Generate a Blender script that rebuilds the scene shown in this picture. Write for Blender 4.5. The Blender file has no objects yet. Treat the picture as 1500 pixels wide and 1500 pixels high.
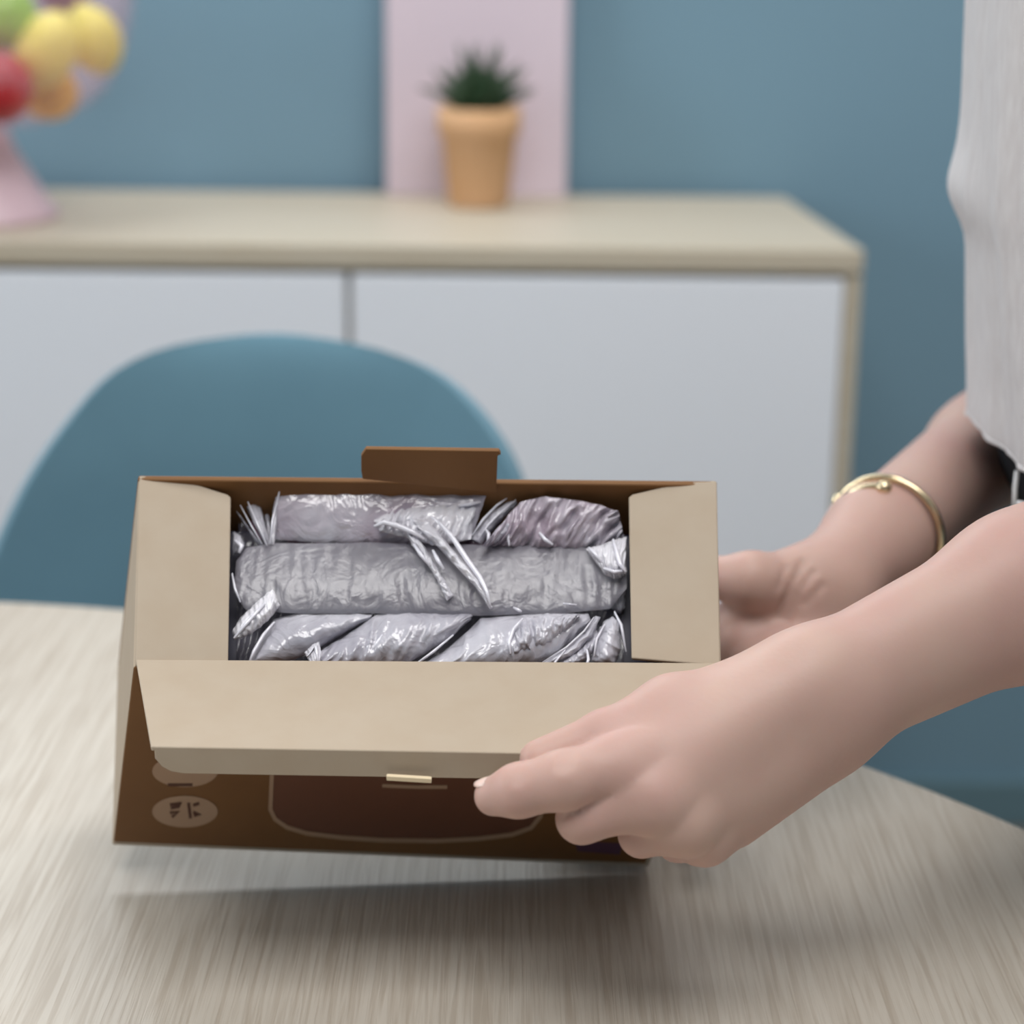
import bpy, bmesh, math, random
import numpy as np
from mathutils import Vector, Matrix, noise
random.seed(4)
S = bpy.context.scene
COL = S.collection
PI = math.pi

# ------------------------------------------------------------------ camera, light, exposure
F_PX = 2900.0
PITCH, ROLL = math.radians(17), 0.011
CAM = np.array([0.0, 0.0, 1.196])
_r = np.array([1.0, 0, 0]); FWD = np.array([0, math.cos(PITCH), -math.sin(PITCH)]); _u = np.cross(_r, FWD)
RGT = math.cos(ROLL) * _r + math.sin(ROLL) * _u
UPV = -math.sin(ROLL) * _r + math.cos(ROLL) * _u
cam = bpy.data.cameras.new('camera'); cam.sensor_width = 36; cam.lens = 36 * F_PX / 1500
cam.clip_start = 0.02
camo = bpy.data.objects.new('camera', cam); COL.objects.link(camo)
camo.matrix_world = Matrix(((RGT[0], UPV[0], -FWD[0], CAM[0]), (RGT[1], UPV[1], -FWD[1], CAM[1]), (RGT[2], UPV[2], -FWD[2], CAM[2]), (0, 0, 0, 1)))
cam.dof.use_dof = True; cam.dof.focus_distance = 0.83; cam.dof.aperture_fstop = 5.6
S.camera = camo

W = bpy.data.worlds.new('world'); S.world = W; W.use_nodes = True
W.node_tree.nodes['Background'].inputs[0].default_value = (0.93, 0.96, 1.0, 1)
W.node_tree.nodes['Background'].inputs[1].default_value = 0.3

def area(name, loc, target, sx, sy, power, color=(1, 1, 1)):
    l = bpy.data.lights.new(name, 'AREA'); l.shape = 'RECTANGLE'; l.size = sx; l.size_y = sy
    l.energy = power; l.color = color
    o = bpy.data.objects.new(name, l); COL.objects.link(o); o.location = loc
    o.rotation_euler = (Vector(target) - Vector(loc)).to_track_quat('-Z', 'Y').to_euler()
    return o
area('ceiling_lamp', (-0.1, 0.0, 2.66), (-0.1, 0.05, 0.0), 1.3, 0.9, 31, (1, 0.985, 0.965))
area('ceiling_lamp', (0.7, 1.3, 2.66), (0.7, 1.3, 0.0), 1.4, 0.8, 26, (1, 0.985, 0.965))
area('high_back_light', (-0.35, 2.5, 2.0), (-0.05, 0.86, 0.76), 1.3, 0.35, 14, (0.96, 0.98, 1.0))  # light from high behind; the wall has no window
area('left_fill_light', (-2.9, 1.2, 1.6), (0, 1.6, 0.8), 1.5, 1.4, 45, (0.93, 0.97, 1.0))  # area light added on the left side; no window is built

S.view_settings.view_transform = 'Standard'; S.view_settings.look = 'None'
S.view_settings.gamma = 1; S.view_settings.use_curve_mapping = False
S.view_settings.exposure = 0.0

def P(x, y, d):      # a point seen at (x, y) of the 1500 px frame, d metres deep
    return CAM + (FWD + RGT * ((x - 750) / F_PX) + UPV * ((750 - y) / F_PX)) * d
def ray(x, y): return FWD + RGT * ((x - 750) / F_PX) + UPV * ((750 - y) / F_PX)
def onz(x, y, z):
    r = ray(x, y); return CAM + r * ((z - CAM[2]) / r[2])
def ony(x, y, Y):
    r = ray(x, y); return CAM + r * (Y / r[1])

# ------------------------------------------------------------------ helpers
def srgb(r, g, b):
    f = lambda c: (c / 255) / 12.92 if c <= 10.3 else ((c / 255 + 0.055) / 1.055) ** 2.4
    return (f(r), f(g), f(b), 1)

def mat(name, color, rough=0.6, spec=0.5, metal=0.0, sss=0.0, bump=None, vary=None, coat=0, trans=0, alpha=1, stretch=(1, 1, 1), sheen=0):
    m = bpy.data.materials.new(name); m.use_nodes = True
    nt = m.node_tree; b = nt.nodes['Principled BSDF']
    b.inputs['Base Color'].default_value = color
    b.inputs['Roughness'].default_value = rough
    b.inputs['Specular IOR Level'].default_value = spec
    b.inputs['Metallic'].default_value = metal
    b.inputs['Alpha'].default_value = alpha
    b.inputs['Coat Weight'].default_value = coat
    b.inputs['Transmission Weight'].default_value = trans
    b.inputs['Sheen Weight'].default_value = sheen
    if sss:
        b.inputs['Subsurface Weight'].default_value = sss
        b.inputs['Subsurface Radius'].default_value = (1.0, 0.35, 0.2)
        b.inputs['Subsurface Scale'].default_value = 0.006
    tc = nt.nodes.new('ShaderNodeTexCoord'); mp = nt.nodes.new('ShaderNodeMapping')
    mp.inputs['Scale'].default_value = stretch
    nt.links.new(tc.outputs['Object'], mp.inputs['Vector'])
    if vary:             # (scale, second colour, amount)
        n = nt.nodes.new('ShaderNodeTexNoise'); n.inputs['Scale'].default_value = vary[0]; n.inputs['Detail'].default_value = 5
        nt.links.new(mp.outputs[0], n.inputs['Vector'])
        mx = nt.nodes.new('ShaderNodeMix'); mx.data_type = 'RGBA'
        rp = nt.nodes.new('ShaderNodeMapRange'); rp.inputs[1].default_value = 0.3; rp.inputs[2].default_value = 0.7; rp.inputs[4].default_value = vary[2]
        nt.links.new(n.outputs['Fac'], rp.inputs[0]); nt.links.new(rp.outputs[0], mx.inputs['Factor'])
        mx.inputs['A'].default_value = color; mx.inputs['B'].default_value = vary[1]
        nt.links.new(mx.outputs['Result'], b.inputs['Base Color'])
    if bump:             # (scale, strength, distance)
        n = nt.nodes.new('ShaderNodeTexNoise'); n.inputs['Scale'].default_value = bump[0]; n.inputs['Detail'].default_value = 4
        nt.links.new(mp.outputs[0], n.inputs['Vector'])
        bp = nt.nodes.new('ShaderNodeBump'); bp.inputs['Strength'].default_value = bump[1]; bp.inputs['Distance'].default_value = bump[2]
        nt.links.new(n.outputs['Fac'], bp.inputs['Height']); nt.links.new(bp.outputs[0], b.inputs['Normal'])
    return m

def wood(name, light, dark, along='y', scale=1.0, rough=0.5):
    """pale oak: long fine pores along one axis over broad soft bands"""
    m = bpy.data.materials.new(name); m.use_nodes = True; nt = m.node_tree; N = nt.nodes; L = nt.links
    b = N['Principled BSDF']; b.inputs['Roughness'].default_value = rough; b.inputs['Specular IOR Level'].default_value = 0.4
    tc = N.new('ShaderNodeTexCoord')
    def noise_(sx, sl, detail, dist=0.0):
        mp = N.new('ShaderNodeMapping')
        mp.inputs['Scale'].default_value = (sx * scale, sl * scale, sx * scale) if along == 'y' else (sl * scale, sx * scale, sx * scale)
        L.new(tc.outputs['Object'], mp.inputs['Vector'])
        n = N.new('ShaderNodeTexNoise'); n.inputs['Scale'].default_value = 1; n.inputs['Detail'].default_value = detail
        n.inputs['Distortion'].default_value = dist
        L.new(mp.outputs[0], n.inputs['Vector']); return n
    def ramp(n, lo, hi):
        r = N.new('ShaderNodeMapRange'); r.inputs[1].default_value = lo; r.inputs[2].default_value = hi
        L.new(n.outputs['Fac'], r.inputs[0]); return r
    fine = ramp(noise_(430, 13, 3, 0.5), 0.42, 0.66)
    band = ramp(noise_(120, 3.0, 3, 0.6), 0.35, 0.7)
    broad = ramp(noise_(6, 1.2, 2), 0.3, 0.7)
    def mix(fac, a, bcol, amt):
        mx = N.new('ShaderNodeMix'); mx.data_type = 'RGBA'
        k = N.new('ShaderNodeMath'); k.operation = 'MULTIPLY'; k.inputs[1].default_value = amt
        L.new(fac.outputs[0], k.inputs[0]); L.new(k.outputs[0], mx.inputs['Factor'])
        if isinstance(a, tuple): mx.inputs['A'].default_value = a
        else: L.new(a.outputs['Result'], mx.inputs['A'])
        mx.inputs['B'].default_value = bcol; return mx
    c = mix(broad, light, tuple(light[i] * 0.75 + dark[i] * 0.25 for i in range(4)), 1.0)
    c = mix(band, c, dark, 0.11)
    c = mix(fine, c, dark, 0.34)
    L.new(c.outputs['Result'], b.inputs['Base Color'])
    bp = N.new('ShaderNodeBump'); bp.inputs['Strength'].default_value = 0.25; bp.inputs['Distance'].default_value = 0.0004; bp.invert = True
    L.new(fine.outputs[0], bp.inputs['Height']); L.new(bp.outputs[0], b.inputs['Normal'])
    return m

def obj(name, verts, faces, m, parent=None, smooth=False, bevel=0, solid=0, subsurf=0, offset=-1, wn=False):
    me = bpy.data.meshes.new(name)
    me.from_pydata([tuple(map(float, v)) for v in verts], [], [tuple(int(i) for i in f) for f in faces])
    me.update()
    o = bpy.data.objects.new(name, me); COL.objects.link(o)
    if m: me.materials.append(m)
    if smooth:
        for p in me.polygons: p.use_smooth = True
    if solid:
        s = o.modifiers.new('solid', 'SOLIDIFY'); s.thickness = solid; s.offset = offset
    if bevel:
        s = o.modifiers.new('bevel', 'BEVEL'); s.width = bevel; s.segments = 2; s.limit_method = 'ANGLE'; s.angle_limit = 0.6
    if subsurf:
        s = o.modifiers.new('sub', 'SUBSURF'); s.levels = subsurf; s.render_levels = subsurf
    if parent: adopt(o, parent)
    return o

def adopt(o, parent):
    """parent while keeping the world place (empties only translate)"""
    o.parent = parent
    pw = Vector((0, 0, 0)); q = parent
    while q: pw += q.location; q = q.parent
    o.location = o.location - pw

def thing(name, label, cat, loc=(0, 0, 0), group=None):
    o = bpy.data.objects.new(name, None); COL.objects.link(o); o.location = loc; o.empty_display_size = 0.05
    return tag(o, label, cat, group)
def tag(o, label, cat=None, group=None):
    o['label'] = label
    if cat: o['category'] = cat
    if group: o['group'] = group
    return o

def recalc(o):
    bm = bmesh.new(); bm.from_mesh(o.data); bmesh.ops.recalc_face_normals(bm, faces=bm.faces); bm.to_mesh(o.data); bm.free()
    return o

BOXF = [(0, 3, 2, 1), (4, 5, 6, 7), (0, 1, 5, 4), (1, 2, 6, 5), (2, 3, 7, 6), (3, 0, 4, 7)]
def box(name, lo, hi, m, parent=None, bevel=0.002, **k):
    (a, b, c), (d, e, f) = lo, hi
    v = [(a, b, c), (d, b, c), (d, e, c), (a, e, c), (a, b, f), (d, b, f), (d, e, f), (a, e, f)]
    return obj(name, v, BOXF, m, parent, bevel=bevel, **k)
def slab(name, top, bot, m, parent=None, bevel=0.001):
    """closed prism between two matching loops of points"""
    n = len(top); v = list(top) + list(bot)
    f = [tuple(range(n)), tuple(range(2 * n - 1, n - 1, -1))] + [(i, n + i, n + (i + 1) % n, (i + 1) % n) for i in range(n)]
    return recalc(obj(name, v, f, m, parent, bevel=bevel))
def lathe(name, prof, center, m, parent=None, seg=40, smooth=True, close=False, **k):
    v = []; f = []
    for r, z in prof:
        for i in range(seg):
            a = 2 * PI * i / seg; v.append((center[0] + r * math.cos(a), center[1] + r * math.sin(a), center[2] + z))
    n = len(prof)
    for j in range(n - 1 if not close else n):
        for i in range(seg):
            a, b = j * seg + i, j * seg + (i + 1) % seg
            j2 = (j + 1) % n
            f.append((a, b, j2 * seg + (i + 1) % seg, j2 * seg + i))
    o = recalc(obj(name, v, f, m, parent, smooth=smooth, **k)); return o
def tube(name, pts, radii, m, parent=None, seg=12, caps=True, smooth=True):
    pts = [Vector(p) for p in pts]; v = []; f = []; n = len(pts)
    if not hasattr(radii, '__len__'): radii = [radii] * n
    nrm = None
    for i, p in enumerate(pts):
        t = (pts[min(i + 1, n - 1)] - pts[max(i - 1, 0)]).normalized()
        if nrm is None: nrm = t.orthogonal().normalized()
        nrm = (nrm - t * nrm.dot(t)).normalized(); bn = t.cross(nrm)
        for k in range(seg):
            a = 2 * PI * k / seg; v.append(p + (nrm * math.cos(a) + bn * math.sin(a)) * radii[i])
    for i in range(n - 1):
        for k in range(seg):
            f.append((i * seg + k, i * seg + (k + 1) % seg, (i + 1) * seg + (k + 1) % seg, (i + 1) * seg + k))
    if caps: f.append(tuple(range(seg - 1, -1, -1))); f.append(tuple(range((n - 1) * seg, n * seg)))
    return obj(name, v, f, m, parent, smooth=smooth)

def structure(o): o['kind'] = 'structure'; return o
unit = lambda a: np.asarray(a) / np.linalg.norm(a)

# ------------------------------------------------------------------ materials
M_wall = mat('teal_paint', srgb(122, 154, 173), 0.75, 0.25, bump=(180, 0.05, 0.001))
M_floor = wood('floor_boards', srgb(128, 118, 106), srgb(92, 82, 70), rough=0.6)
M_base = mat('baseboard_paint', srgb(104, 134, 146), 0.5)
M_table = wood('table_oak', srgb(200, 193, 182), srgb(132, 112, 89), 'y', rough=0.42)
M_oak = wood('sideboard_oak', srgb(202, 194, 178), srgb(178, 159, 130), 'x', 0.6, rough=0.45)
M_white = mat('white_lacquer', srgb(236, 240, 248), 0.4, 0.4)
M_dark = mat('dark_gap', srgb(60, 58, 56), 0.8)
M_kraft = mat('kraft_board', srgb(177, 163, 146), 0.8, 0.2, vary=(60, srgb(172, 156, 137), 0.6), bump=(400, 0.08, 0.0004))
M_kraft_edge = mat('kraft_edge', srgb(225, 208, 178), 0.85, 0.1)
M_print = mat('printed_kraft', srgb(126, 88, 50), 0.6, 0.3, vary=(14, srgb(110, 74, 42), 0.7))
M_ink = mat('badge_ink', srgb(172, 142, 118), 0.6, 0.3)
M_inkd = mat('dark_ink', srgb(84, 52, 40), 0.6, 0.3)
M_inkm = mat('appliance_ink', srgb(108, 68, 50), 0.5, 0.4)
M_inkp = mat('violet_ink', srgb(92, 62, 82), 0.6, 0.3)
M_teal = mat('teal_felt', srgb(104, 142, 160), 0.9, 0.15, vary=(9, srgb(96, 132, 150), 0.7), bump=(600, 0.25, 0.0006), sheen=0.3)
M_pink = mat('pink_paint', srgb(216, 201, 213), 0.6, 0.3)
M_stand = mat('pink_ceramic', srgb(214, 188, 198), 0.35, 0.5)
M_terra = mat('terracotta', srgb(226, 184, 146), 0.8, 0.2, vary=(12, srgb(216, 168, 120), 0.6))
M_soil = mat('soil', srgb(60, 46, 36), 0.95)
M_leaf = mat('aloe_green', srgb(52, 78, 50), 0.5, 0.4, vary=(30, srgb(30, 48, 36), 0.7))
M_gold = mat('pale_gold', srgb(226, 208, 172), 0.22, 0.5, metal=1.0)
M_skin = mat('skin', srgb(192, 162, 150), 0.5, 0.35, sss=0.3, vary=(16, srgb(185, 145, 138), 0.75), bump=(420, 0.10, 0.0006))
M_nail = mat('fingernail', srgb(236, 200, 188), 0.25, 0.5, sss=0.2)
M_black = mat('black_cloth', srgb(26, 27, 32), 0.85, 0.2)
M_hair = mat('black_hair', srgb(24, 20, 18), 0.45, 0.5)
M_shoe = mat('white_leather', srgb(220, 220, 218), 0.5)

# ------------------------------------------------------------------ room
WALL_Y = 2.57
FZ = -0.045      # floor level (heights are counted from the table side)
structure(box('floor', (-3.0, -2.2, FZ - 0.05), (3.0, WALL_Y + 0.1, FZ), M_floor, bevel=0))
structure(box('wall_back', (-3.0, WALL_Y, FZ), (3.0, WALL_Y + 0.1, 2.7), M_wall, bevel=0))
M_wallw = mat('white_paint', srgb(225, 224, 220), 0.8, 0.2, bump=(180, 0.05, 0.001))
structure(box('wall_left', (-3.1, -2.2, FZ), (-3.0, WALL_Y + 0.1, 2.7), M_wallw, bevel=0))
structure(box('wall_right', (3.0, -2.2, FZ), (3.1, WALL_Y + 0.1, 2.7), M_wallw, bevel=0))
structure(box('wall_front', (-3.0, -2.2, FZ), (3.0, -2.1, 2.7), M_wall, bevel=0))
structure(box('ceiling', (-3.1, -2.2, 2.7), (3.1, WALL_Y + 0.1, 2.8), M_wallw, bevel=0))
structure(box('baseboard_back', (-3.0, WALL_Y - 0.014, FZ), (3.0, WALL_Y, FZ + 0.07), M_base, bevel=0.003))

# ------------------------------------------------------------------ sideboard
ZT = 0.844
def sideboard():
    fr, br = onz(1267, 366, ZT), onz(1150, 288, ZT)
    xl = -1.30
    yf, yb = fr[1], min(br[1], WALL_Y - 0.012)
    skew = br[0] - fr[0]
    t = thing('sideboard', 'long oak sideboard with white doors standing against the teal wall', 'sideboard', ((xl + fr[0]) / 2, (yf + yb) / 2, FZ))
    th = 0.027
    def plan(x0, x1, y0, y1, z0, z1, name, m, bevel=0.002, parent=t):
        k = skew / (yb - yf)
        A = [(x0, y0), (x1 + k * (y0 - yf), y0), (x1 + k * (y1 - yf), y1), (x0, y1)]
        return slab(name, [(x, y, z1) for x, y in A], [(x, y, z0) for x, y in A], m, parent, bevel)
    X1 = fr[0]
    plan(xl, X1, yf, yb, ZT - th, ZT, 'top_board', M_oak, 0.003)
    plan(X1 - 0.018, X1, yf + 0.004, yb, 0.16, ZT - th, 'side_panel', M_oak)
    plan(xl, xl + 0.018, yf + 0.004, yb, 0.16, ZT - th, 'side_panel', M_oak) if False else box('side_panel', (xl, yf + 0.004, 0.16), (xl + 0.018, yb, ZT - th), M_oak, t)
    plan(xl + 0.018, X1 - 0.03, yf + 0.03, yb - 0.004, 0.16, 0.178, 'bottom_board', M_oak)
    plan(xl + 0.018, X1 - 0.03, yb - 0.012, yb - 0.004, 0.178, ZT - th, 'back_board', M_oak)
    xs = ony(511, 480, yf)[0]
    edges = [(xs + 0.0035, X1 - 0.0195), (xs - 0.535, xs - 0.0035), (xl + 0.02, xs - 0.542)]
    for a, b in edges:
        d = box('door', (a, yf + 0.002, 0.166), (b, yf + 0.022, ZT - th - 0.007), M_white, t, 0.002)
    for a in (xs, xs - 0.5385):
        box('divider', (a - 0.009, yf + 0.026, 0.178), (a + 0.009, yb - 0.014, ZT - th), M_oak, t)
    for x in (xl + 0.12, X1 - 0.14):
        for y in (yf + 0.07, yb - 0.07):
            tube('leg', [(x, y, 0.162), (x, y, FZ)], [0.02, 0.013], M_oak, t, 14)
sideboard()

# pink board leaning on the wall, on the sideboard
def pink_board():
    Y0 = 2.515
    a, b = ony(566, 290, Y0), ony(829, 293, Y0)
    H = 0.42; lean = 0.03
    v = []
    for dy in (0, 0.014):
        v += [(a[0], Y0 + dy, ZT + 0.0005), (b[0], Y0 + dy, ZT + 0.0005), (b[0], Y0 + dy + lean, ZT + H), (a[0], Y0 + dy + lean, ZT + H)]
    o = recalc(obj('display_board', v, [(0, 1, 2, 3), (7, 6, 5, 4), (0, 4, 5, 1), (1, 5, 6, 2), (2, 6, 7, 3), (3, 7, 4, 0)], M_pink, bevel=0.002))
    tag(o, 'plain pale pink upright board leaning on the wall behind the potted plant', 'board')
pink_board()

# terracotta pot with a small aloe
def potted_plant():
    Y = 2.44
    c = ony(701, 297, Y); c = np.array([c[0], Y, ZT])
    s = 2.44 * 1.0 / F_PX * 1.05
    k = np.linalg.norm(c - CAM) * 0 + (c - CAM) @ FWD / F_PX     # metres per pixel there
    R, rb, H = 60 * k, 42 * k, 142 * k
    t = thing('potted_aloe', 'small spiky aloe in a terracotta pot in front of the pink board', 'potted plant', tuple(c))
    lathe('pot', [(0, 0.001), (rb, 0.001), (rb + 0.002, 0.004), (R * 0.9, H * 0.72), (R, H * 0.73), (R * 1.02, H), (R * 0.92, H), (R * 0.82, H * 0.74), (R * 0.8, H * 0.7), (0, H * 0.7)], c, M_terra, t)
    lathe('soil', [(0, H * 0.93), (R * 0.5, H * 0.935), (R * 0.915, H * 0.92), (R * 0.9, H * 0.9), (0, H * 0.9)], c, M_soil, t, 24)
    rnd = random.Random(3)
    for i in range(22):
        ring = i % 3; az = i * 2.4 + rnd.uniform(-.2, .2)
        L = (0.084, 0.078, 0.070)[ring] * rnd.uniform(.9, 1.1); tilt = (0.25, 0.75, 1.15)[ring]
        base = Vector(c) + Vector((math.cos(az), math.sin(az), 0)) * 0.006 + Vector((0, 0, H * 0.92))
        d0 = Vector((math.cos(az) * math.sin(tilt * .7), math.sin(az) * math.sin(tilt * .7), math.cos(tilt * .7)))
        d1 = Vector((math.cos(az) * math.sin(tilt), math.sin(az) * math.sin(tilt), math.cos(tilt)))
        pts = [base + d0 * (L * q) * (1 - q) + d1 * (L * q) * q for q in (0, .25, .5, .75, 1)]
        tube('leaf', pts, [.008, .0085, .0066, .004, .0006], M_leaf, t, 8)
potted_plant()

# pink stand bowl with fruit
def glass_pink():
    m = bpy.data.materials.new('pink_glass'); m.use_nodes = True; nt = m.node_tree
    b = nt.nodes['Principled BSDF']; b.inputs['Base Color'].default_value = srgb(236, 208, 220); b.inputs['Roughness'].default_value = 0.25
    tr = nt.nodes.new('ShaderNodeBsdfTransparent'); tr.inputs[0].default_value = (0.985, 0.965, 0.975, 1)
    mx = nt.nodes.new('ShaderNodeMixShader'); mx.inputs[0].default_value = 0.16
    nt.links.new(tr.outputs[0], mx.inputs[1]); nt.links.new(b.outputs[0], mx.inputs[2])
    nt.links.new(mx.outputs[0], nt.nodes['Material Output'].inputs[0]); return m
M_glass = glass_pink()
def fruit_bowl():
    Y = 2.30
    c = ony(-45, 318, Y); c = np.array([c[0], Y, ZT]); k = (c - CAM) @ FWD / F_PX
    t = thing('fruit_stand', 'pink footed glass fruit bowl at the left end of the sideboard top', 'bowl', tuple(c))
    zb = 130 * k          # bottom of the bowl
    lathe('pedestal', [(0, 0.001), (130 * k, 0.001), (130 * k, 0.006), (118 * k, 20 * k), (95 * k, 60 * k), (72 * k, 100 * k), (62 * k, zb - 0.002), (0, zb - 0.002)], c, M_stand, t)
    prof = [(a_ * k, b_ * k) for a_, b_ in ((0, 130), (60, 131), (120, 138), (158, 149), (184, 164), (206, 184), (222, 208), (236, 240), (247, 280), (256, 330))]
    inner = [(max(r - 0.004, 0), z + (0.004 if r < 190 * k else 0.0015)) for r, z in reversed(prof)]
    lathe('glass_bowl', prof + inner, c, M_glass, t, 64)
    fl = zb + 0.004
    def fruit(name, label, cat, x, y, z, r, m, sx=1, sz=1, nub=0, rot=0, dimple=0, group=None):
        ce = Vector((c[0] + x, c[1] + y, c[2] + z))
        tt = thing(name, label, cat, tuple(ce), group)
        prof = []
        for i in range(25):
            a = PI * i / 24; rr = r * math.sin(a) * sx; zz = -r * math.cos(a) * sz
            if nub: zz += nub * r * .6 * (max(0, -math.cos(a) - .85) - max(0, math.cos(a) - .85))
            if dimple: zz += dimple * r * (math.exp(-(rr / r) ** 2 * 18)) * (1 if i < 12 else -1)
            prof.append((max(rr, 0.00005), zz))
        o = lathe('flesh', prof, (0, 0, 0), m, None, 28)
        o.parent = tt; o.rotation_euler = (0, rot, 0.4)
        return tt, o
    M_lemon = mat('lemon_skin', srgb(252, 238, 112), 0.4, 0.4, bump=(90, 0.3, 0.001))
    M_orange = mat('orange_skin', srgb(240, 190, 84), 0.45, 0.4, bump=(90, 0.3, 0.001))
    M_red = mat('red_apple_skin', srgb(206, 62, 62), 0.25, 0.5, vary=(25, srgb(170, 24, 44), 0.8), stretch=(1, 1, .2))
    M_green = mat('green_apple_skin', srgb(160, 208, 58), 0.25, 0.5, vary=(25, srgb(130, 190, 40), 0.8))
    M_plum = mat('plum_skin', srgb(110, 60, 92), 0.35, 0.5)
    M_stem = mat('stem_brown', srgb(90, 66, 40), 0.8)
    px = lambda x: (x + 45) * k
    pz = lambda y: (318 - y) * k * 1.02
    def stem(tt, o, r):
        s = tube('stem', [(0, 0, r * .62), (0.002, 0, r * .9), (0.005, 0, r * 1.15)], [.0016, .0013, .0018], M_stem, None, 8); s.parent = o
    t1, o1 = fruit('red_apple', 'shiny red apple low in the glass fruit bowl beside the orange', 'apple', px(36), -0.110, pz(122), 0.045, M_red, 1.0, .92, dimple=.16); stem(t1, o1, .045)
    t2, o2 = fruit('green_apple', 'green apple on top of the red apple in the fruit bowl', 'apple', px(34), -0.058, pz(32), 0.043, M_green, 1.0, .92, dimple=.16); stem(t2, o2, .043)
    fruit('lemon', 'left yellow lemon, touching the green apple in the fruit bowl', 'lemon', px(98), -0.06, pz(78), 0.037, M_lemon, .92, 1.18, nub=.9, rot=0.5, group='lemons in the fruit bowl')
    fruit('lemon', 'right yellow lemon near the rim of the glass fruit bowl', 'lemon', px(147), 0.012, pz(68), 0.034, M_lemon, .92, 1.15, nub=.9, rot=-0.4, group='lemons in the fruit bowl')
    fruit('orange', 'orange yellow citrus under the lemons at the bottom of the fruit bowl', 'orange', px(86), -0.012, pz(140), 0.033, M_orange, 1.0, .95, dimple=.06)
    fruit('plum', 'dark purple plum behind the lemons at the top of the fruit bowl', 'plum', px(95), 0.055, pz(2), 0.03, M_plum, 1.0, 1.0, dimple=.08)
fruit_bowl()

# ------------------------------------------------------------------ round table
TZ = 0.75
def table():
    pts = [onz(x, y, TZ)[:2] for x, y in ((0, 878), (85, 884), (172, 890), (1245, 1109), (1310, 1133), (1370, 1157), (1440, 1185), (1500, 1210))]
    A = np.array([[2 * p[0], 2 * p[1], 1] for p in pts]); b = np.array([p @ p for p in pts])
    s = np.linalg.lstsq(A, b, rcond=None)[0]; cx, cy = s[0], s[1]; R = math.sqrt(s[2] + cx * cx + cy * cy)
    print('table', cx, cy, R)
    t = thing('dining_table', 'round pale oak dining table under the cardboard box', 'table', (cx, cy, FZ))
    T = 0.026
    lathe('table_top', [(0, TZ - T), (R - 0.006, TZ - T), (R - 0.001, TZ - T + 0.004), (R, TZ - T + 0.008), (R, TZ - 0.004), (R - 0.0012, TZ - 0.0012), (R - 0.004, TZ), (0, TZ)], (cx, cy, 0), M_table, t, 160, smooth=False)
    for i in range(4):
        a = PI / 4 + i * PI / 2
        p = Vector((cx + .62 * math.cos(a), cy + .62 * math.sin(a), TZ - T)); q = Vector((cx + .72 * math.cos(a), cy + .72 * math.sin(a), FZ))
        tube('leg', [p, q], [0.032, 0.02], M_table, t, 16)
    return cx, cy, R
TC = table()

# ------------------------------------------------------------------ teal shell chair
def chair():
    # outline of the back rest: half widths by height, in front view
    Y0 = 1.47
    outline = [(-14, 885, 792), (-6, 840, 788), (20, 768, 783), (52, 690, 771), (84, 640, 750), (116, 597, 718), (150, 556, 676), (190, 529, 628), (250, 512, 560), (330, 504, 480)]
    k = Y0 * 1.0 / F_PX
    zs = []; xl = []; xr = []
    for a, y, b in outline:
        pa, pb = ony(a, y, Y0), ony(b, y, Y0); zs.append((pa[2] + pb[2]) / 2); xl.append(pa[0]); xr.append(pb[0])
    xm = (xl[0] + xr[0]) / 2
    rows = []
    nu = 25
    ztop = zs[-1] + 0.003
    # seat then back, one continuous shell (camera sees the inner face)
    prof = []                                   # (y, z, xl, xr)
    wl, wr = xl[0] - 0.012, xr[0] + 0.012
    for y, z, sh in ((1.02, .452, .06), (1.04, .446, .02), (1.10, .440, .0), (1.2, .435, -.004), (1.3, .437, -.008), (1.36, .447, -.010), (1.405, .475, -.012), (1.43, .525, -.010), (1.445, .585, -.006)):
        prof.append((y, z, wl + sh, wr - sh))
    for i in range(len(zs)):
        prof.append((1.455 + 0.03 * (i / 9), zs[i], xl[i], xr[i]))
    prof.append((1.487, ztop, xl[-1] + .03, xr[-1] - .03))
    v = []; f = []
    for (y, z, a, b) in prof:
        for j in range(nu):
            u = j / (nu - 1) * 2 - 1
            x = (a + b) / 2 + (b - a) / 2 * math.sin(u * PI / 2)
            e = abs(x - xm) / 0.21
            wrap = 0.055 * e ** 2.4 if z > .5 else 0
            lift = 0.035 * e ** 2.6 if z <= .5 else 0
            v.append((x, y - wrap, z + lift))
    for i in range(len(prof) - 1):
        for j in range(nu - 1):
            f.append((i * nu + j, i * nu + j + 1, (i + 1) * nu + j + 1, (i + 1) * nu + j))
    c = thing('shell_chair', 'teal felt shell chair tucked behind the far side of the table', 'chair', (xm, 1.28, FZ))
    o = obj('seat_shell', v, f, M_teal, c, smooth=True, solid=0.016, subsurf=1, offset=0)
    for sx in (-1, 1):
        for (y, yy) in ((1.16, 1.06), (1.34, 1.47)):
            tube('leg', [(xm + sx * .10, y, .425), (xm + sx * .21, yy, FZ)], [.014, .009], M_oak, c, 12)
    for y in (1.16, 1.34):
        tube('seat_rail', [(xm - .11, y, .418), (xm + .11, y, .418)], .009, M_dark, c, 10)
chair()

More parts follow.
